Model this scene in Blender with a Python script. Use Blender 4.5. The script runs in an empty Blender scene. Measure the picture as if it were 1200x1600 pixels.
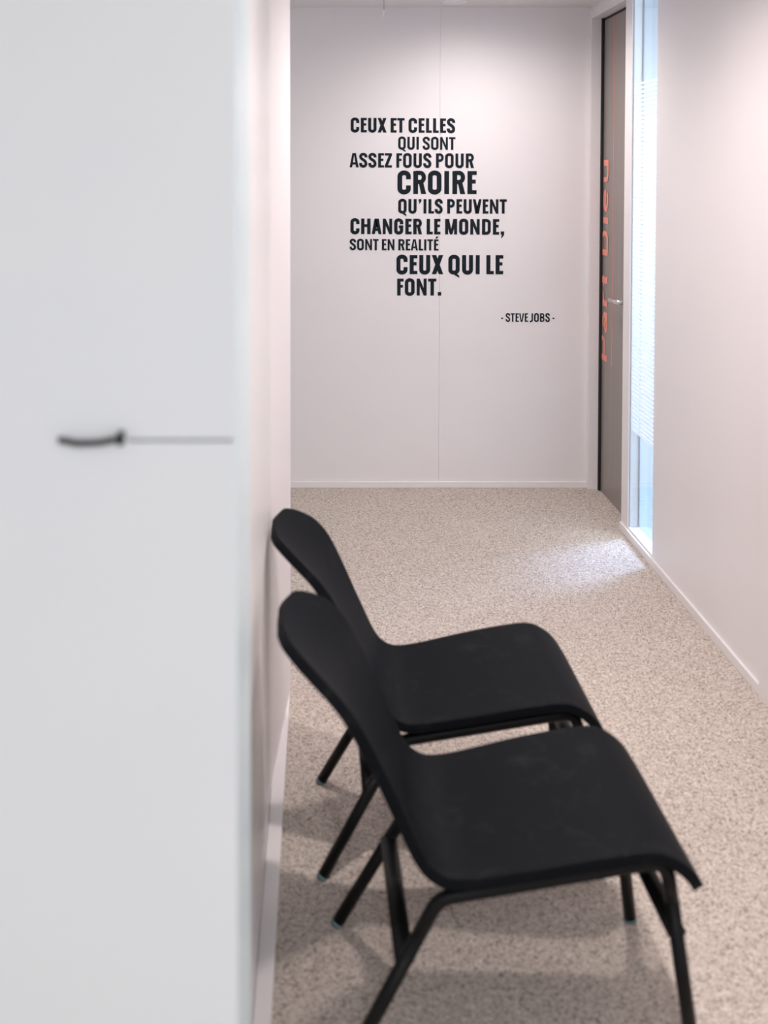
import bpy, bmesh, math, random
from mathutils import Vector
random.seed(4)
sc = bpy.context.scene
COL = sc.collection

# ------------------------------------------------------------------ camera, world, lights, exposure
cam_d = bpy.data.cameras.new('camera')
cam = bpy.data.objects.new('camera', cam_d); COL.objects.link(cam)
cam.location = (0, 0, 1.7)
cam.rotation_euler = (math.radians(90 - 1.9), 0, 0)
cam_d.sensor_fit = 'AUTO'; cam_d.sensor_width = 36.0
cam_d.lens = 36.0 * 1650 / 1600
cam_d.shift_x = 0.0625; cam_d.shift_y = -0.29954
cam_d.clip_start = 0.02
cam_d.dof.use_dof = True
cam_d.dof.focus_distance = 5.5
cam_d.dof.aperture_fstop = 2.5
sc.camera = cam

world = bpy.data.worlds.new('world'); sc.world = world; world.use_nodes = True
bg = world.node_tree.nodes['Background']
bg.inputs[0].default_value = (0.93, 0.96, 1.0, 1); bg.inputs[1].default_value = 0.56

sc.view_settings.view_transform = 'Standard'; sc.view_settings.look = 'None'
sc.view_settings.gamma = 1; sc.view_settings.exposure = 0.72
sc.view_settings.use_curve_mapping = False

def lamp(name, kind, loc, energy, color=(1, 1, 1), target=None, **kw):
    d = bpy.data.lights.new(name, kind); d.energy = energy; d.color = color
    for k, v in kw.items(): setattr(d, k, v)
    o = bpy.data.objects.new(name, d); COL.objects.link(o); o.location = loc
    if target is not None:
        o.rotation_euler = (Vector(target) - Vector(loc)).to_track_quat('-Z', 'Y').to_euler()
    return o
WARM = (1.0, 0.90, 0.87)
# cabinet fill light, then recessed ceiling spots along the corridor
lamp('cabinet_fill_light', 'AREA', (0.2, -0.9, 2.55), 20.5, (0.95, 0.97, 1.0), (0.2, -0.9, 0), shape='RECTANGLE', size=0.6, size_y=0.6)  # unseen fill added behind the camera to brighten the cabinet front
lamp('ceiling_spot', 'SPOT', (0.62, 1.78, 2.55), 74, WARM, (0.62, 1.78, 0), spot_size=math.radians(158), spot_blend=0.95, shadow_soft_size=0.05)
lamp('ceiling_spot', 'SPOT', (0.62, 3.30, 2.55), 66, WARM, (0.62, 3.30, 0), spot_size=math.radians(160), spot_blend=0.9, shadow_soft_size=0.08)
lamp('ceiling_spot', 'SPOT', (0.80, 4.88, 2.54), 38, WARM, (0.80, 5.0, 0), spot_size=math.radians(172), spot_blend=0.9, shadow_soft_size=0.08)
# daylight of the meeting room behind the glazing, plus an added fill light
lamp('room_daylight', 'AREA', (2.65, 5.50, 1.75), 85, (0.50, 0.62, 1.0), (1.2, 4.35, 0.0), shape='RECTANGLE', size=0.8, size_y=0.6)
lamp('room_daylight', 'AREA', (4.0, 4.0, 1.6), 16, (0.95, 0.97, 1.0), (1.4, 4.6, 1.2), shape='RECTANGLE', size=1.8, size_y=1.5)
lamp('room_fill_light', 'AREA', (2.5, 4.0, 2.5), 42, (0.98, 0.98, 1.0), (2.5, 4.4, 0), shape='RECTANGLE', size=1.2, size_y=1.2)  # added fill lamp, lifts the dark room seen through the glass

# ------------------------------------------------------------------ materials
def mat(name, base, rough=0.5, spec=0.5, metallic=0.0):
    m = bpy.data.materials.new(name); m.use_nodes = True
    b = m.node_tree.nodes['Principled BSDF']
    b.inputs['Base Color'].default_value = (*base, 1); b.inputs['Roughness'].default_value = rough
    b.inputs['Specular IOR Level'].default_value = spec; b.inputs['Metallic'].default_value = metallic
    return m
def N(m, t, **kw):
    n = m.node_tree.nodes.new(t)
    for k, v in kw.items(): setattr(n, k, v)
    return n
def L(m, a, b): m.node_tree.links.new(a, b)
def noise_tint(m, c0, c1, scale, detail=2, lo=.4, hi=.6, stretch=None, bump=0.0, bdist=0.001):
    b = m.node_tree.nodes['Principled BSDF']
    tc = N(m, 'ShaderNodeTexCoord'); no = N(m, 'ShaderNodeTexNoise'); ra = N(m, 'ShaderNodeValToRGB')
    no.inputs['Scale'].default_value = scale; no.inputs['Detail'].default_value = detail
    src = tc.outputs['Object']
    if stretch:
        mp = N(m, 'ShaderNodeMapping'); mp.inputs['Scale'].default_value = stretch
        L(m, src, mp.inputs[0]); src = mp.outputs[0]
    L(m, src, no.inputs['Vector'])
    ra.color_ramp.elements[0].position = lo; ra.color_ramp.elements[1].position = hi
    ra.color_ramp.elements[0].color = (*c0, 1); ra.color_ramp.elements[1].color = (*c1, 1)
    L(m, no.outputs[0], ra.inputs[0]); L(m, ra.outputs[0], b.inputs['Base Color'])
    if bump:
        bp = N(m, 'ShaderNodeBump'); bp.inputs['Strength'].default_value = bump; bp.inputs['Distance'].default_value = bdist
        L(m, no.outputs[0], bp.inputs['Height']); L(m, bp.outputs[0], b.inputs['Normal'])
    return m
M = {}
M['wall'] = noise_tint(mat('white partition panel', (.8, .77, .775), .42, .4), (.79, .757, .765), (.81, .777, .782), 1.3)
M['trim'] = mat('white lacquered trim', (.80, .765, .765), .32, .5)
M['ceil'] = mat('white ceiling paint', (.78, .76, .77), .8, .2)
M['joint'] = mat('grey joint', (.35, .33, .33), .7)
M['cabinet'] = noise_tint(mat('white satin laminate', (.79, .80, .81), .4, .4), (.785, .795, .81), (.80, .808, .815), 3)
M['cabinet_edge'] = mat('pale sea-green edge band', (.66, .77, .81), .3, .5)
M['groove'] = mat('groove shadow grey', (.55, .55, .56), .8)
M['handle_black'] = mat('black handle', (.006, .008, .011), .4, .3)
M['handle_black2'] = mat('dark blue grey handle', (.07, .09, .12), .3, .5)
M['vinyl'] = mat('dark vinyl lettering', (.010, .016, .022), .5, .12)
M['coral'] = mat('coral vinyl', (.88, .30, .23), .45, .5)
M['door'] = noise_tint(mat('taupe door laminate', (.2, .17, .15), .33, .5), (.235, .20, .182), (.265, .23, .21), 60, 3, .3, .7, (1, 1, .02))
M['gasket'] = mat('black gasket', (.008, .008, .008), .7)
M['steel'] = mat('brushed steel', (.72, .68, .65), .28, .5, 1.0)
M['chair'] = mat('black moulded plastic', (.006, .007, .008), .58, .06)
M['tube'] = mat('black powder coated steel tube', (.003, .0032, .0035), .42, .2)
M['glide'] = mat('clear glide', (.12, .20, .21), .2, .6)
M['cord'] = mat('grey cable', (.42, .42, .44), .5)
M['cordtip'] = mat('white cable tip', (.85, .85, .86), .4)
M['panel_gloss'] = mat('glossy back painted panel', (.76, .745, .75), .32, .5)
M['roomwall'] = mat('pale meeting room wall', (.78, .80, .82), .6, .3)
M['roomfloor'] = mat('blue grey carpet', (.42, .50, .53), .9, .1)

# carpet: salt and pepper speckle in beige, dark brown and cream
m = M['carpet'] = mat('speckled beige carpet', (.5, .45, .42), .95, .1)
b = m.node_tree.nodes['Principled BSDF']
tc = N(m, 'ShaderNodeTexCoord')
n1 = N(m, 'ShaderNodeTexVoronoi'); n1.inputs['Scale'].default_value = 280
nb = N(m, 'ShaderNodeTexNoise'); nb.inputs['Scale'].default_value = 60; nb.inputs['Detail'].default_value = 2
sp = N(m, 'ShaderNodeSeparateColor'); ad = N(m, 'ShaderNodeMath', operation='MULTIPLY_ADD'); ad.inputs[1].default_value = .55; ad2 = N(m, 'ShaderNodeMath', operation='SUBTRACT'); ad2.inputs[1].default_value = .27
L(m, tc.outputs['Object'], n1.inputs['Vector']); L(m, tc.outputs['Object'], nb.inputs['Vector'])
L(m, n1.outputs['Color'], sp.inputs[0]); L(m, nb.outputs[0], ad.inputs[0]); L(m, sp.outputs[0], ad.inputs[2]); L(m, ad.outputs[0], ad2.inputs[0])
r1 = N(m, 'ShaderNodeValToRGB')
cr = r1.color_ramp; cr.elements[0].position = .0; cr.elements[0].color = (.20, .165, .14, 1)
cr.elements[1].position = 1.0; cr.elements[1].color = (.74, .675, .615, 1)
for q, c in ((.12, (.29, .245, .215, 1)), (.28, (.45, .395, .35, 1)), (.55, (.54, .48, .43, 1)), (.82, (.60, .54, .485, 1))):
    e = cr.elements.new(q); e.color = c
n2 = N(m, 'ShaderNodeTexNoise'); n2.inputs['Scale'].default_value = 5; n2.inputs['Detail'].default_value = 3
r2 = N(m, 'ShaderNodeValToRGB'); r2.color_ramp.elements[0].color = (.93, .92, .91, 1); r2.color_ramp.elements[1].color = (1.04, 1.03, 1.03, 1)
mx = N(m, 'ShaderNodeMixRGB', blend_type='MULTIPLY'); mx.inputs[0].default_value = 1
L(m, tc.outputs['Object'], n2.inputs['Vector'])
L(m, ad2.outputs[0], r1.inputs[0]); L(m, n2.outputs[0], r2.inputs[0])
L(m, r1.outputs[0], mx.inputs[1]); L(m, r2.outputs[0], mx.inputs[2]); L(m, mx.outputs[0], b.inputs['Base Color'])
bp = N(m, 'ShaderNodeBump'); bp.inputs['Strength'].default_value = .25; bp.inputs['Distance'].default_value = .002
L(m, sp.outputs[1], bp.inputs['Height']); L(m, bp.outputs[0], b.inputs['Normal'])

# chair shell: matte black with faint pale scuffs
m = M['chair']; b = m.node_tree.nodes['Principled BSDF']
tc = N(m, 'ShaderNodeTexCoord')
ns = N(m, 'ShaderNodeTexNoise'); ns.inputs['Scale'].default_value = 16; ns.inputs['Detail'].default_value = 5; ns.inputs['Distortion'].default_value = 1.2
rs = N(m, 'ShaderNodeValToRGB'); rs.color_ramp.elements[0].position = .56; rs.color_ramp.elements[0].color = (.0046, .0057, .0075, 1)
rs.color_ramp.elements[1].position = .8; rs.color_ramp.elements[1].color = (.013, .0138, .015, 1)
L(m, tc.outputs['Object'], ns.inputs['Vector']); L(m, ns.outputs[0], rs.inputs[0]); L(m, rs.outputs[0], b.inputs['Base Color'])

# clear glass: mostly see-through with a fresnel reflection
m = M['glass'] = bpy.data.materials.new('clear glass'); m.use_nodes = True; nt = m.node_tree; nt.nodes.clear()
out = N(m, 'ShaderNodeOutputMaterial'); tr = N(m, 'ShaderNodeBsdfTransparent'); gl = N(m, 'ShaderNodeBsdfGlossy')
tr.inputs[0].default_value = (.93, .97, .98, 1); gl.inputs[1].default_value = .02
lw = N(m, 'ShaderNodeLayerWeight'); lw.inputs[0].default_value = .5; pw = N(m, 'ShaderNodeMath', operation='POWER'); pw.inputs[1].default_value = 5
L(m, lw.outputs['Facing'], pw.inputs[0]); fr = N(m, 'ShaderNodeMath', operation='MULTIPLY_ADD'); fr.inputs[1].default_value = .7; fr.inputs[2].default_value = .03; mi = N(m, 'ShaderNodeMixShader')
L(m, pw.outputs[0], fr.inputs[0]); L(m, fr.outputs[0], mi.inputs[0]); L(m, tr.outputs[0], mi.inputs[1]); L(m, gl.outputs[0], mi.inputs[2]); L(m, mi.outputs[0], out.inputs[0])
# white translucent film stripes
m = M['film'] = bpy.data.materials.new('white translucent film'); m.use_nodes = True; m.node_tree.nodes.clear()
out = N(m, 'ShaderNodeOutputMaterial'); df = N(m, 'ShaderNodeBsdfDiffuse'); tl = N(m, 'ShaderNodeBsdfTranslucent'); mi = N(m, 'ShaderNodeMixShader')
df.inputs[0].default_value = (.90, .91, .93, 1); tl.inputs[0].default_value = (.90, .91, .93, 1); mi.inputs[0].default_value = .40
L(m, df.outputs[0], mi.inputs[1]); L(m, tl.outputs[0], mi.inputs[2]); L(m, mi.outputs[0], out.inputs[0])

# ------------------------------------------------------------------ mesh helpers
def box(bm, x0, x1, y0, y1, z0, z1):
    v = [bm.verts.new(p) for p in ((x0, y0, z0), (x1, y0, z0), (x1, y1, z0), (x0, y1, z0), (x0, y0, z1), (x1, y0, z1), (x1, y1, z1), (x0, y1, z1))]
    for f in ((3, 2, 1, 0), (4, 5, 6, 7), (0, 1, 5, 4), (1, 2, 6, 5), (2, 3, 7, 6), (3, 0, 4, 7)):
        bm.faces.new([v[i] for i in f])
def link(name, bm, m, parent=None, smooth=False, bevel=0, loc=None, label=None):
    me = bpy.data.meshes.new(name); bm.to_mesh(me); bm.free()
    me.materials.append(m)
    if smooth:
        for p in me.polygons: p.use_smooth = True
    o = bpy.data.objects.new(name, me); COL.objects.link(o)
    if parent: o.parent = parent
    if loc: o.location = loc
    if bevel:
        b = o.modifiers.new('bevel', 'BEVEL'); b.width = bevel; b.segments = 3; b.limit_method = 'ANGLE'
    if label: o['label'] = label
    return o
def boxes(name, m, bl, parent=None, bevel=0, prism=None, **kw):
    bm = bmesh.new()
    if prism:
        lo = [bm.verts.new((x, y, 0)) for x, y in prism]; hi = [bm.verts.new((x, y, 2.56)) for x, y in prism]; n = len(prism)
        bm.faces.new(lo[::-1]); bm.faces.new(hi)
        for k in range(n): bm.faces.new((lo[k], lo[(k + 1) % n], hi[(k + 1) % n], hi[k]))
    for q in bl: box(bm, *q)
    return link(name, bm, m, parent, bevel=bevel, **kw)
def empty(name, loc):
    o = bpy.data.objects.new(name, None); COL.objects.link(o); o.location = loc; o.empty_display_size = .1
    return o
def tag(o, label=None, cat=None, group=None, kind=None):
    if label: o['label'] = label
    if cat: o['category'] = cat
    if group: o['group'] = group
    if kind: o['kind'] = kind
    return o
def struct(o, label, cat): return tag(o, label, cat, None, 'structure')
def round_path(pts, r, n=8):
    pts = [Vector(p) for p in pts]; out = [pts[0]]
    for a, p, c in zip(pts, pts[1:], pts[2:]):
        d1 = (a - p).normalized(); d2 = (c - p).normalized(); ang = d1.angle(d2)
        t = min(r / math.tan(ang / 2), (a - p).length * .49, (c - p).length * .49)
        p0, p1 = p + d1 * t, p + d2 * t
        for i in range(n + 1):
            s = i / n; out.append(p0 * (1 - s) ** 2 + p * 2 * s * (1 - s) + p1 * s * s)
    out.append(pts[-1]); return out
def tube(bm, pts, r, seg=16, ry=None):
    pts = [Vector(p) for p in pts]; ry = ry or r; rings = []
    ref = None
    for i, p in enumerate(pts):
        t = ((pts[min(i + 1, len(pts) - 1)] - p).normalized() + (p - pts[max(i - 1, 0)]).normalized()).normalized()
        if ref is None: ref = Vector((0, 1, 0)) if abs(t.y) < .9 else Vector((0, 0, 1))
        u = (ref - t * ref.dot(t)).normalized(); w = t.cross(u); ref = u
        rings.append([bm.verts.new(p + u * r * math.cos(2 * math.pi * k / seg) + w * ry * math.sin(2 * math.pi * k / seg)) for k in range(seg)])
    for a, c in zip(rings, rings[1:]):
        for k in range(seg): bm.faces.new((a[k], a[(k + 1) % seg], c[(k + 1) % seg], c[k]))
    bm.faces.new(rings[0][::-1]); bm.faces.new(rings[-1])

# ------------------------------------------------------------------ room shell
YB, XR, ZC = 5.61, 1.43, 2.56          # back wall, right wall, ceiling
XL, XP = -0.0966, -0.1335              # face of the left post, recessed panel
struct(boxes('floor', M['carpet'], [(-3, 1.4895, -3, YB + .1, -.1, 0)]), 'speckled beige carpet floor of the corridor', 'floor')
struct(boxes('floor_meeting_room', M['roomfloor'], [(1.4895, 4.3, 1.5, YB + .1, -.1, 0)]), 'blue grey carpet floor seen through the glazed panel', 'floor')
struct(boxes('ceiling', M['ceil'], [(-3, 4.3, -3, YB + .1, ZC, ZC + .1)]), 'white ceiling above the corridor', 'ceiling')
struct(boxes('wall_back', M['wall'], [(-3, .6361, YB, YB + .1, 0, ZC), (.6369, 1.47, YB, YB + .1, 0, ZC), (-3, 1.47, YB + .02, YB + .1, 0, ZC)]), 'white panelled end wall carrying the dark lettering', 'wall')
struct(boxes('wall_meeting_room', M['roomwall'], [(1.47, 4.3, YB, YB + .1, 0, ZC), (4.2, 4.3, 1.5, 3.2, 0, ZC), (4.2, 4.3, 3.2, YB, 0, .7), (4.2, 4.3, 3.2, YB, 2.4, ZC), (XR + .1, 4.3, 1.4, 1.5, 0, ZC)]), 'pale blue wall of the room behind the glazed panel', 'wall')
struct(boxes('wall_right', M['wall'], [(XR, XR + .1, 1.2, 4.494, 0, ZC)]), 'white partition wall along the right side', 'wall')
struct(boxes('trim_1', M['trim'], [(XR - .012, XR, 1.2, 3.36, 0, ZC)]), 'bright white trim at the right edge', 'trim')
struct(boxes('wall_left', M['wall'], [(-.30, XP - .006, 1.45, 2.82, 0, ZC)], prism=((-.30, 2.82), (XP, 2.82), (XL, 3.36), (XL, 3.43), (-.30, 3.43))), 'white wall end on the left behind the chairs', 'wall')
struct(boxes('trim_2', M['panel_gloss'], [(XP - .006, XP, 1.452, 2.82, .02, ZC - .01)]), 'recessed glossy pale panel beside the chairs', 'panel')
struct(boxes('trim_3', M['trim'], [(XP, XL, 1.452, 3.36, 0, .02)], bevel=.003), 'low white sill strip along the left wall base', 'trim')
struct(boxes('baseboard_back', M['trim'], [(-3, XR - .004, YB - .009, YB, 0, .033)], bevel=.002), 'low white skirting under the lettered wall', 'skirting')
struct(boxes('baseboard_right', M['trim'], [(XR - .011, XR, 3.36, 4.957, 0, .036)], bevel=.002), 'low white skirting along the right wall', 'skirting')

# glazed side panel
w = struct(empty('window_1', (XR, 4.70, 0)), 'tall narrow glazed side panel with white stripes beside the brown door', 'window')
def wl(q): return (q[0] - XR, q[1] - XR, q[2] - 4.70, q[3] - 4.70, q[4], q[5])
def wbox(name, m, bl, parent=w, bevel=0, **kw): return boxes(name, m, [wl(q) for q in bl], parent, bevel, **kw)
wbox('window_frame', M['trim'], [(XR - .002, XR + .05, 4.853, 4.957, 0, ZC), (XR, XR + .05, 4.494, 4.853, 0, .045), (XR, XR + .05, 4.494, 4.853, 2.535, ZC)], bevel=.0015)
wbox('gasket', M['joint'], [(XR + .046, XR + .052, 4.849, 4.8535, .045, 2.535), (XR + .004, XR + .008, 4.850, 4.8535, .045, 2.535)])
wbox('window_pane', M['glass'], [(XR + .007, XR + .009, 4.494, 4.851, .045, 2.535)])
wbox('window_pane', M['glass'], [(XR + .049, XR + .051, 4.494, 4.851, .045, 2.535)])
zs = []; z = .505; i = 0
while z < 2.10:
    g = .0050 if z < 1.75 else .0050 + .006 * (z - 1.75) / .35
    zs.append((z, z + .0195 - g)); z += .0195
wbox('privacy_film', M['film'], [(XR + .0052, XR + .0064, 4.497, 4.832, a, c) for a, c in zs], label='white horizontal stripes of privacy film')

# brown door in its white frame
d = struct(empty('door_1', (1.49, 5.2, 0)), 'taupe brown door with coral lettering at the corridor end', 'door')
def dl(q): return (q[0] - 1.49, q[1] - 1.49, q[2] - 5.2, q[3] - 5.2, q[4], q[5])
def dbox(name, m, bl, parent=d, bevel=0, **kw): return boxes(name, m, [dl(q) for q in bl], parent, bevel, **kw)
dbox('door_leaf', M['door'], [(1.49, 1.505, 4.96, 5.553, .0005, 2.482)])
dbox('gasket', M['gasket'], [(1.478, 1.505, 5.553, 5.5735, 0, 2.496), (1.4885, 1.505, 4.95, 5.56, 2.482, 2.496)])
dbox('door_frame', M['trim'], [(XR - .004, 1.505, 5.5735, YB, 0, 2.495), (XR - .004, 1.505, 4.957, YB, 2.495, 2.545)], bevel=.0015)
dbox('frame_head', M['wall'], [(XR, 1.505, 4.957, YB, 2.545, ZC)])
dbox('stripe', M['coral'], [(1.4885, 1.490, 5.362, 5.3655, .70, 2.482)])
h = bmesh.new()
tube(h, round_path([(1.492 - 1.49, -.115, 1.062), (1.437 - 1.49, -.115, 1.062), (1.437 - 1.49, .015, 1.058)], .014), .0125, 14)
hd = link('door_handle', h, M['steel'], d, True, label='steel lever handle')
h = bmesh.new(); tube(h, [(.0005, -.115, 1.062), (-.008, -.115, 1.062)], .025, 24); link('handle_rose', h, M['steel'], hd, False)

# ------------------------------------------------------------------ lettering built from strokes
def arc(cx, cy, rx, ry, a0, a1, n=12):
    return [(cx + rx * math.cos(math.radians(a0 + (a1 - a0) * i / n)), cy + ry * math.sin(math.radians(a0 + (a1 - a0) * i / n))) for i in range(n + 1)]
def bez(p0, p1, p2, p3, n=12):
    o = []
    for i in range(n + 1):
        s = i / n; q = 1 - s
        o.append(tuple(q ** 3 * a + 3 * q * q * s * b_ + 3 * q * s * s * c + s ** 3 * e_ for a, b_, c, e_ in zip(p0, p1, p2, p3)))
    return o
def glyph(ch, t):
    """strokes (points, width, closed) and polygons of one capital of a narrow grotesque; cap height 1. returns ink width"""
    S, P = [], []; k = t / 2; th = t * .82; kh = th / 2     # thinner horizontals
    W = dict(C=.58, E=.40, U=.57, X=.60, T=.50, L=.39, S=.56, Q=.59, I=t, O=.59, N=.60, A=.62, Z=.49, F=.39, P=.54, R=.56, V=.60, H=.60, G=.58, M=.76, D=.57, J=.36, B=.57)
    w_ = W.get(ch, t)
    def bar(x0, x1, y0, y1): P.append([(x0, y0), (x1, y0), (x1, y1), (x0, y1)])
    rx = w_ / 2 - k; ry = .24 - k
    if ch in 'OQ':
        S.append((arc(w_ / 2, .77, rx, .235 - kh, 0, 180)[:] + arc(w_ / 2, .23, rx, .235 - kh, 180, 360), t, True))
        if ch == 'Q': P.append([(w_ / 2 - .02, .06), (w_ / 2 + .09, .07), (w_ - .02, -.08), (w_ - .02, -.19), (w_ / 2 + .05, -.06)])
    elif ch in 'CG':
        p = [(w_ - k, .64)] + arc(w_ / 2, .77, rx, .235 - kh, 0, 180) + arc(w_ / 2, .23, rx, .235 - kh, 180, 360)
        if ch == 'C': S.append((p + [(w_ - k, .37)], t, False))
        else:
            S.append((p + [(w_ - k, .50)], t, False)); bar(w_ * .52, w_, .39, .39 + th)
    elif ch == 'S':
        c1 = .765; c0 = .235
        p = [(w_ - k, .70)] + arc(w_ / 2, c1, rx, .24 - kh, 0, 180)
        p += bez((k, c1), (k, .53), (w_ - k, .55), (w_ - k, c0 + .02), 14)[1:]
        p += arc(w_ / 2, c0, rx, .24 - kh, 0, -180)[1:] + [(k, .31)]
        S.append((p, t, False))
    elif ch == 'U':
        S.append(([(k, 1)] + arc(w_ / 2, .23, rx, .235 - kh, 180, 360) + [(w_ - k, 1)], t, False))
    elif ch == 'J':
        S.append(([(w_ - k, 1), (w_ - k, .22)] + arc(w_ - k - .16, .18, .16, .18 - kh, 0, -75, 8)[1:] + [(0, -.01)], t, False))
    elif ch in 'EFL':
        bar(0, t, 0, 1)
        if ch in 'EF': bar(t * .9, w_, 1 - th, 1); bar(t * .9, w_ * .9, .46, .46 + th)
        if ch in 'EL': bar(t * .9, w_, 0, th)
    elif ch == 'I': bar(0, t, 0, 1)
    elif ch == 'T': bar(0, w_, 1 - th, 1); bar(w_ / 2 - k, w_ / 2 + k, 0, 1)
    elif ch == 'H': bar(0, t, 0, 1); bar(w_ - t, w_, 0, 1); bar(t * .9, w_ - t * .9, .46, .46 + th)
    elif ch == 'N':
        bar(0, t * .88, 0, 1); bar(w_ - t * .88, w_, 0, 1); P.append([(0, 1), (t * .86, 1), (w_, 0), (w_ - t * .86, 0)])
    elif ch == 'M':
        bar(0, t * .9, 0, 1); bar(w_ - t * .9, w_, 0, 1); g = t * .5
        P.append([(0, 1), (t * 1.15, 1), (w_ / 2 + g * .7, 0), (w_ / 2 - g * .7, 0)]); P.append([(w_ - t * 1.15, 1), (w_, 1), (w_ / 2 + g * .7, 0), (w_ / 2 - g * .7, 0)])
    elif ch in 'AV':
        f = (lambda y: y) if ch == 'A' else (lambda y: 1 - y); c = w_ / 2; g = t * .62
        P.append([(0, f(0)), (t * .90, f(0)), (c + .0, f(.86)), (c + g, f(1)), (c - g, f(1))])
        P.append([(w_, f(0)), (w_ - t * .90, f(0)), (c - .0, f(.86)), (c - g, f(1)), (c + g, f(1))])
        if ch == 'A': bar(w_ * .24, w_ * .76, .20, .20 + th)
    elif ch == 'X':
        P.append([(0, 0), (t * 1.1, 0), (w_, 1), (w_ - t * 1.1, 1)]); P.append([(w_ - t * 1.1, 0), (w_, 0), (t * 1.1, 1), (0, 1)])
    elif ch == 'Z':
        bar(0, w_, 0, th); bar(0, w_, 1 - th, 1); P.append([(0, th * .9), (t * 1.1, th * .9), (w_, 1 - th * .9), (w_ - t * 1.1, 1 - th * .9)])
    elif ch in 'PR':
        bar(0, t, 0, 1); lo = .42 if ch == 'P' else .44; cy = (1 + lo) / 2; ryy = (1 - lo) / 2 - kh
        S.append(([(t * .5, 1 - kh), (w_ - .26, 1 - kh)] + arc(w_ - .26, cy, .26 - k, ryy, 90, -90) + [(t * .5, lo + kh)], th * 1.1, False))
        if ch == 'R': P.append([(w_ * .40, lo + th * .6), (w_ * .40 + t * .95, lo + th * .6), (w_, 0), (w_ - t * 1.05, 0)])
    elif ch == 'D':
        bar(0, t, 0, 1)
        S.append(([(t * .5, 1 - kh), (w_ - .30, 1 - kh)] + arc(w_ - .30, .74, .30 - k, .26 - kh, 90, 0) + arc(w_ - .30, .26, .30 - k, .26 - kh, 0, -90) + [(t * .5, kh)], t * .92, False))
    elif ch == 'B':
        bar(0, t, 0, 1)
        for lo, hi, ww in ((.47, 1, w_ - .02), (0, .56, w_)):
            S.append(([(t * .5, hi - kh), (ww - .24, hi - kh)] + arc(ww - .24, (lo + hi) / 2, .24 - k, (hi - lo) / 2 - kh, 90, -90) + [(t * .5, lo + kh)], th * 1.05, False))
    elif ch == '.': bar(0, t, 0, t); w_ = t
    elif ch == ',': P.append([(0, t), (t, t), (t, -.02), (t * .35, -.2), (t * .05, -.2), (t * .35, 0), (0, 0)]); w_ = t
    elif ch == "'": P.append([(0, 1), (t * .95, 1), (t * .95, .84), (t * .35, .68), (t * .05, .68), (t * .35, .82), (0, .82)]); w_ = t
    elif ch == '-': bar(0, .24, .33, .33 + th * 1.0); w_ = .24
    elif ch == 'É':
        w_, S, P = glyph('E', t); P = P + [[(.12, 1.07), (.26, 1.07), (.40, 1.25), (.20, 1.25)]]
    return w_, S, P
def stroke_quads(pts, wd, closed):
    q = []
    for p in pts:
        if not q or math.hypot(p[0] - q[-1][0], p[1] - q[-1][1]) > 1e-5: q.append(p)
    if closed and math.hypot(q[0][0] - q[-1][0], q[0][1] - q[-1][1]) < 1e-5: q.pop()
    n = len(q); lr = []
    for i in range(n):
        a = q[i - 1] if (i or closed) else q[0]; c = q[(i + 1) % n] if (i < n - 1 or closed) else q[-1]; p = q[i]
        def nrm(u, v):
            dx, dy = v[0] - u[0], v[1] - u[1]; l_ = math.hypot(dx, dy) or 1; return (-dy / l_, dx / l_)
        n1_ = nrm(a, p) if a != p else nrm(p, c); n2_ = nrm(p, c) if p != c else n1_
        mx_, my_ = n1_[0] + n2_[0], n1_[1] + n2_[1]; l_ = math.hypot(mx_, my_) or 1; mx_, my_ = mx_ / l_, my_ / l_
        s = wd / 2 / max(.5, mx_ * n1_[0] + my_ * n1_[1])
        lr.append(((p[0] + mx_ * s, p[1] + my_ * s), (p[0] - mx_ * s, p[1] - my_ * s)))
    r = range(n if closed else n - 1)
    return [[lr[i][0], lr[i][1], lr[(i + 1) % n][1], lr[(i + 1) % n][0]] for i in r]
SB = dict(C=(.055, .035), G=(.055, .06), O=(.055, .055), Q=(.055, .055), S=(.03, .04), D=(.075, .055), U=(.07, .07), J=(.01, .07), A=(.01, .01), V=(.01, .01), X=(.01, .01), T=(.015, .015), E=(.075, .03), F=(.075, .02), L=(.075, .015), Z=(.03, .03), P=(.075, .03), R=(.075, .02), B=(.075, .045))
def text_polys(s, t):
    polys = []; x = 0; first = True
    for ch in s:
        if ch == ' ': x += .20; continue
        a, c = SB.get('E' if ch == 'É' else ch, (.07, .07))
        if not first: x += a
        first = False
        w_, S, P = glyph(ch, t)
        for pts, wd, cl in S: polys += [[(p[0] + x, p[1]) for p in f] for f in stroke_quads(pts, wd, cl)]
        polys += [[(p[0] + x, p[1]) for p in f] for f in P]
        x += w_; end = x; x += c
    return polys, end
def flat_mesh(name, polys, fn, m, parent, lift, **kw):
    bm = bmesh.new()
    for i, f in enumerate(polys):
        ar = sum(f[i - 1][0] * f[i][1] - f[i][0] * f[i - 1][1] for i in range(len(f)))
        if ar < 0: f = f[::-1]
        bm.faces.new([bm.verts.new(Vector(fn(*p)) + Vector(lift) * (i * 4e-6)) for p in f])
    bmesh.ops.triangulate(bm, faces=[f for f in bm.faces if len(f.verts) > 4])
    return link(name, bm, m, parent, **kw)
quote = tag(empty('wall_quote', (.5, YB - .0015, 1.45)), 'dark vinyl quotation in capital letters on the white end wall', 'lettering')
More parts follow.
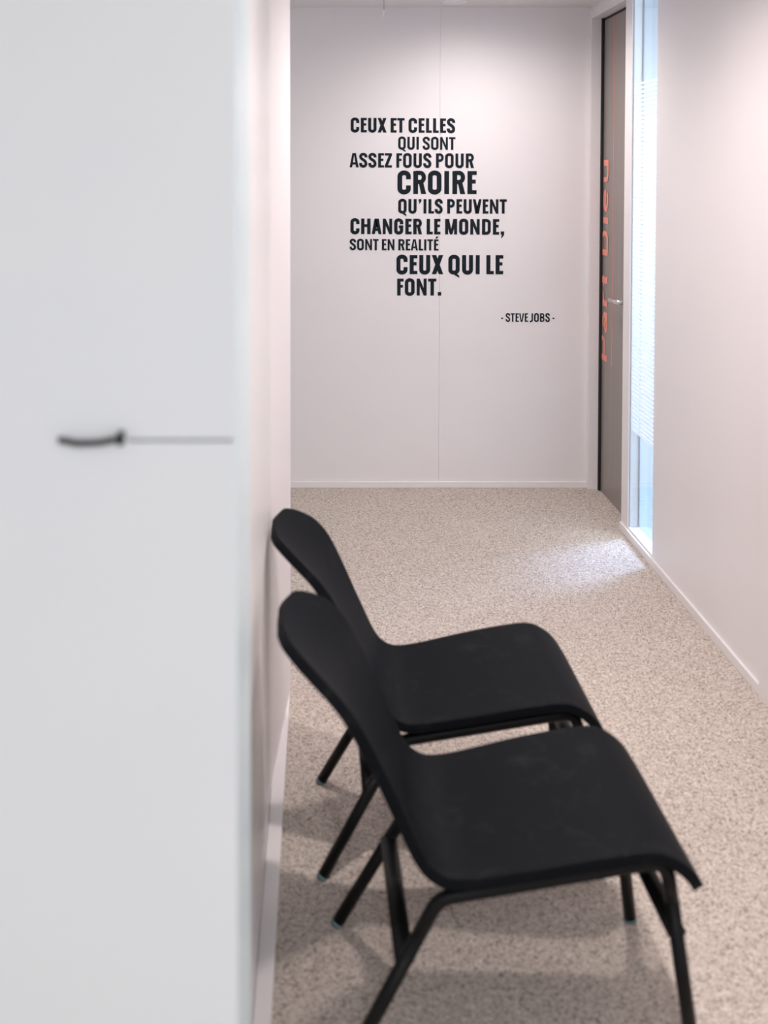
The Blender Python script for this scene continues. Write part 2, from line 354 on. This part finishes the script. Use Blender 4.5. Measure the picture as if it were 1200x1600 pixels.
# line, stroke weight, left X, right X, baseline Z left/right, cap height (metres on the wall)
QL = [
    ('CEUX ET CELLES', 0.203, 0.1629, 0.7163, 1.9014, 1.8974, 0.0765),
    ('QUI SONT', 0.183, 0.4149, 0.7181, 1.8103, 1.8079, 0.0675),
    ('ASSEZ FOUS POUR', 0.193, 0.1573, 0.817, 1.7153, 1.7122, 0.076),
    ('CROIRE', 0.206, 0.4114, 0.8319, 1.5743, 1.5736, 0.122),
    ("QU'ILS PEUVENT", 0.203, 0.4157, 0.9927, 1.4708, 1.4695, 0.0762),
    ('CHANGER LE MONDE,', 0.213, 0.1617, 0.979, 1.3611, 1.3574, 0.0828),
    ('SONT EN REALITÉ', 0.188, 0.1577, 0.6308, 1.2752, 1.2728, 0.0597),
    ('CEUX QUI LE', 0.21, 0.407, 0.9755, 1.1471, 1.1464, 0.1018),
    ('FONT.', 0.21, 0.411, 0.646, 1.0329, 1.0326, 0.0903),
    ('- STEVE JOBS -', 0.183, 0.966, 1.25, 0.8921, 0.8921, 0.0456)]
for s, t, x0, x1, zl, zr, cap in QL:
    polys, wd = text_polys(s, t); k = (x1 - x0) / wd
    flat_mesh('text_line', polys, lambda u, v, x0=x0, k=k, zl=zl, zr=zr, cap=cap, wd=wd: (x0 + u * k - .5, 0, zl + (zr - zl) * u / wd + v * cap - 1.45), M['vinyl'], quote, (0, -1, 0))

# coral letters running up the door: u along +Z, v (letter height) along +Y, baseline nearest the camera
def door_glyph(ch, w_):
    t = .26; th = .17; S, P = [], []; k = t / 2; kh = th / 2; X = .74      # x-height
    def bar(x0, x1, y0, y1): P.append([(x0, y0), (x1, y0), (x1, y1), (x0, y1)])
    if ch == 'P': bar(0, t, 0, 1); S.append(([(k, 1 - kh), (w_ - .3, 1 - kh)] + arc(w_ - .3, .68, .3 - k, .32 - kh, 90, -90) + [(k, .36 + kh)], t * .8, False))
    if ch == 'D': bar(0, t, 0, 1); S.append(([(k, 1 - kh), (w_ - .4, 1 - kh)] + arc(w_ - .4, .5, .4 - k, .5 - kh, 90, -90) + [(k, kh)], t * .85, False))
    if ch == 'a':
        S.append((arc(w_ * .42, .23, w_ * .42 - k, .23 - kh, 0, 360, 20), th * 1.1, True)); bar(w_ - t, w_, 0, X * .75)
        S.append(([(w_ - k, X * .6)] + arc(w_ * .55, X * .62, w_ * .45 - k, X * .38 - kh, 0, 140) , th * 1.1, False))
    if ch == 'r': bar(0, t, 0, X); P.append([(t * .8, X * .55), (w_ * .7, X - th * 1.1), (w_, X - th), (w_, X), (w_ * .6, X), (t * .8, X * .9)])
    if ch == 't': bar(w_ * .28, w_ * .28 + t * 1.1, 0, 1); bar(0, w_, X - th, X); bar(w_ * .28, w_, 0, th)
    if ch == 'i': bar(0, w_, 0, X); bar(0, w_, .86, 1.05)
    if ch == 'e':
        S.append(([(w_ - k * .6, X * .48)] + arc(w_ / 2, X / 2, w_ / 2 - k * .8, X / 2 - kh, 5, 320, 24), th * 1.25, False)); bar(k, w_ - k, X * .42, X * .42 + th * .9)
    if ch == 'u': bar(w_ - t, w_, 0, X); S.append(([(k, X), (k, .3)] + arc(.45, .3, .45 - k, .3 - kh, 180, 270) + [(w_ - k, kh)], t * .8, False))
    return [q for pts, wd, cl in S for q in stroke_quads(pts, wd, cl)] + P
polys = []; CAP = .121
for ch, z0, z1 in [('P', 0.7036, 0.8348), ('a', 0.8464, 0.9593), ('r', 0.9892, 1.0656), ('t', 1.0922, 1.1503), ('D', 1.2549, 1.3878), ('i', 1.421, 1.4542), ('e', 1.4841, 1.6037), ('u', 1.6359, 1.7541)]:
    polys += [[(z0 + p[0] * CAP, p[1] * CAP) for p in f] for f in door_glyph(ch, (z1 - z0) / CAP)]
flat_mesh('lettering', polys, lambda u, v: (-.0012, 5.452 + v - 5.2, u), M['coral'], d, (-1, 0, 0), label='coral orange letters running up the door')

# ------------------------------------------------------------------ stacking chairs
def catmull(pts, n):
    out = []
    for i in range(len(pts) - 1):
        p0, p1, p2, p3 = pts[max(i - 1, 0)], pts[i], pts[i + 1], pts[min(i + 2, len(pts) - 1)]
        for j in range(n):
            s = j / n
            out.append(tuple(.5 * (2 * b_ + (c - a) * s + (2 * a - 5 * b_ + 4 * c - e_) * s * s + (3 * b_ - a - 3 * c + e_) * s ** 3) for a, b_, c, e_ in zip(p0, p1, p2, p3)))
    out.append(pts[-1]); return out
CX0, CY0 = .36, 0.0
def make_chair(name, loc, rz):
    root = empty(name, loc); root.rotation_euler = (0, 0, rz)
    # profile: x, z, half width, dish (edges forward of the centre line)
    prof = [(.714, .342, .172, 0), (.711, .348, .195, 0), (.702, .362, .211, 0), (.684, .388, .220, 0), (.655, .412, .224, 0), (.612, .426, .225, .001), (.52, .412, .224, .003), (.42, .391, .221, .005), (.32, .370, .214, .007),
            (.265, .361, .212, .009), (.225, .364, .211, .011), (.190, .385, .210, .013), (.165, .418, .209, .015), (.138, .472, .207, .017), (.105, .537, .207, .021), (.065, .613, .214, .027), (.028, .675, .219, .032), (.001, .712, .212, .031), (-.023, .738, .196, .0265), (-.045, .761, .172, .020), (-.061, .777, .147, .0145), (-.072, .787, .120, .0095), (-.078, .7925, .086, .005), (-.0805, .7945, .045, .0015)]
    st = catmull(prof, 3); nw = 24; bm = bmesh.new(); rows = []
    for i, (x, z, hw, dish) in enumerate(st):
        a = st[max(i - 1, 0)]; c = st[min(i + 1, len(st) - 1)]
        tx, tz = c[0] - a[0], c[1] - a[1]; l_ = math.hypot(tx, tz); nx, nz = tz / l_, -tx / l_     # towards the sitter
        row = []
        for j in range(nw + 1):
            u = -math.cos(math.pi * j / nw) * .35 + (2 * j / nw - 1) * .65
            k = dish * u * u
            row.append(bm.verts.new((x + nx * k - CX0, u * hw - .026 * min(1, max(0, (z - .40) / .30)), z + nz * k)))
        rows.append(row)
    for a, c in zip(rows, rows[1:]):
        for j in range(nw): bm.faces.new((a[j], a[j + 1], c[j + 1], c[j]))
    sh = link('seat_shell', bm, M['chair'], root, True)
    so = sh.modifiers.new('thickness', 'SOLIDIFY'); so.thickness = .021; so.offset = 0
    bv = sh.modifiers.new('edge', 'BEVEL'); bv.width = .006; bv.segments = 3; bv.limit_method = 'ANGLE'; bv.angle_limit = math.radians(50)
    R = .0138
    for s in (1, -1):
        yo = lambda y: s * y
        rt, ft = Vector((.222 - CX0, yo(.172), .318)), Vector((.656 - CX0, yo(.172), .388))
        rf, ff = Vector((.045 - CX0, yo(.198), .008)), Vector((.706 - CX0, yo(.198), .008))
        p1 = rt + (rf - rt) * .22; p2 = ft + (ff - ft) * .2
        b_ = bmesh.new(); tube(b_, round_path([p1, rt, ft, p2], .055), R); link('seat_rail', b_, M['tube'], root, True)
        for tp, ft_ in ((p1, rf), (p2, ff)):
            b_ = bmesh.new(); tube(b_, [tp, ft_], R); lg = link('leg', b_, M['tube'], root, True)
            dv = (ft_ - tp).normalized()
            b_ = bmesh.new(); tube(b_, [ft_ + dv * .001, Vector((ft_.x, ft_.y, 0)) + Vector((dv.x, dv.y, 0)) * .008], R * 1.05); link('glide', b_, M['glide'], lg, True, label='pale glide under the leg')
    def on(t0, f0, q): return Vector(t0) + (Vector(f0) - Vector(t0)) * q
    for t0, f0, q, nm in (((.222, .172, .318), (.045, .198, .012), .37, 'stretcher'), ((.656, .172, .388), (.706, .198, .012), .36, 'stretcher')):
        p = on(t0, f0, q); b_ = bmesh.new()
        tube(b_, [(p.x - CX0, p.y, p.z), (p.x - CX0, -p.y, p.z)], .011, ry=.019); link(nm, b_, M['tube'], root, True)
    for x, z in ((.32, .334), (.52, .366)):
        b_ = bmesh.new(); tube(b_, [(x - CX0, -.172, z), (x - CX0, .172, z)], .011); link('cross_bar', b_, M['tube'], root, True)
        zt = .368 if x < .4 else .417
        for yy in (-.05, .05):
            b_ = bmesh.new(); box(b_, x - CX0 - .014, x - CX0 + .014, yy - .014, yy + .014, z + .004, zt - .003)
            link('seat_mount', b_, M['tube'], root, bevel=.004)
    return root
def copy_tree(o, parent=None):
    c = o.copy(); COL.objects.link(c)
    if parent: c.parent = parent
    for ch in list(o.children): copy_tree(ch, c)
    return c
GC = 'black chairs along the corridor'
c1 = tag(make_chair('stacking_chair', (.36, 2.135, 0), math.radians(1.0)), 'black moulded shell chair nearest the camera, four black tube legs on beige carpet', 'chair', GC)
c2 = copy_tree(c1); c2.location = (.322, 2.685, 0); c2.rotation_euler = (0, 0, math.radians(.5))
tag(c2, 'black moulded shell chair behind the nearest one, farther down the corridor', 'chair', GC)

# ------------------------------------------------------------------ white cabinet in the left foreground
cab = tag(empty('storage_cabinet', (-.60, 1.33, 0)), 'tall white cabinet with a small black handle in the left foreground', 'cabinet')
def cb(q): return (q[0] + .60, q[1] + .60, q[2] - 1.33, q[3] - 1.33, q[4], q[5])
CR, CYF = XL, 1.21
boxes('body', M['cabinet'], [cb((-1.4, CR - .004, CYF + .021, 1.448, 0, 2.5))], cab)
boxes('side_panel', M['cabinet_edge'], [cb((CR - .004, CR, CYF + .004, 1.448, 0, 2.5))], cab)
zs_ = 1.388; xs = -.222
boxes('upper_door', M['cabinet'], [cb((xs, CR - .0005, CYF, CYF + .020, zs_ + .0017, 2.5))], cab)
boxes('lower_door', M['cabinet'], [cb((-1.4, xs, CYF, CYF + .020, .02, 2.5)), cb((xs, CR - .0005, CYF, CYF + .020, .02, zs_ - .0017))], cab)
h = bmesh.new()
pz = zs_ + .001
tube(h, round_path([(-.297, -.008, .002), (-.275, -.012, -.001), (-.25, -.013, 0), (-.231, -.010, .003), (-.2255, -.006, .004)], .01),  .0038, 12, ry=.0036)
hb = link('handle', h, M['handle_black'], cab, True, loc=(.597, CYF - 1.33, pz), label='small black lever handle')
h = bmesh.new(); box(h, -.2290, -.2225, -.012, .002, -.004, .011); link('handle_stem', h, M['handle_black'], hb, bevel=.0012)

# ------------------------------------------------------------------ ceiling bits
dn = tag(empty('ceiling_downlight', (.69, 5.44, ZC)), 'round recessed downlight in the ceiling close to the end wall', 'ceiling light')
b_ = bmesh.new()
ring = [[b_.verts.new((r_ * math.cos(a * math.pi / 24), r_ * math.sin(a * math.pi / 24), z_)) for a in range(48)] for r_, z_ in ((.048, -.001), (.050, -.006), (.060, -.006), (.064, 0))]
for p, q in zip(ring, ring[1:]):
    for a in range(48): b_.faces.new((p[a], p[(a + 1) % 48], q[(a + 1) % 48], q[a]))
link('trim_ring', b_, M['cordtip'], dn, True)
b_ = bmesh.new(); b_.faces.new([b_.verts.new((.048 * math.cos(-a * math.pi / 24), .048 * math.sin(-a * math.pi / 24), -.001)) for a in range(48)])
link('lens', b_, M['cordtip'], dn)
pc = tag(empty('hanging_cable', (0.2713, 4.5, 2.348)), 'short grey cable with white tip hanging from the ceiling', 'cable')
ln = ZC - pc.location.z
b_ = bmesh.new(); tube(b_, [(0, 0, ln), (0, 0, .03)], .0025, 10); link('cable', b_, M['cord'], pc, True)
b_ = bmesh.new(); tube(b_, [(0, 0, .032), (-.001, 0, .022), (-.006, 0, 0)], .0028, 10); link('cable_tip', b_, M['cordtip'], pc, True, label='white cable tip')
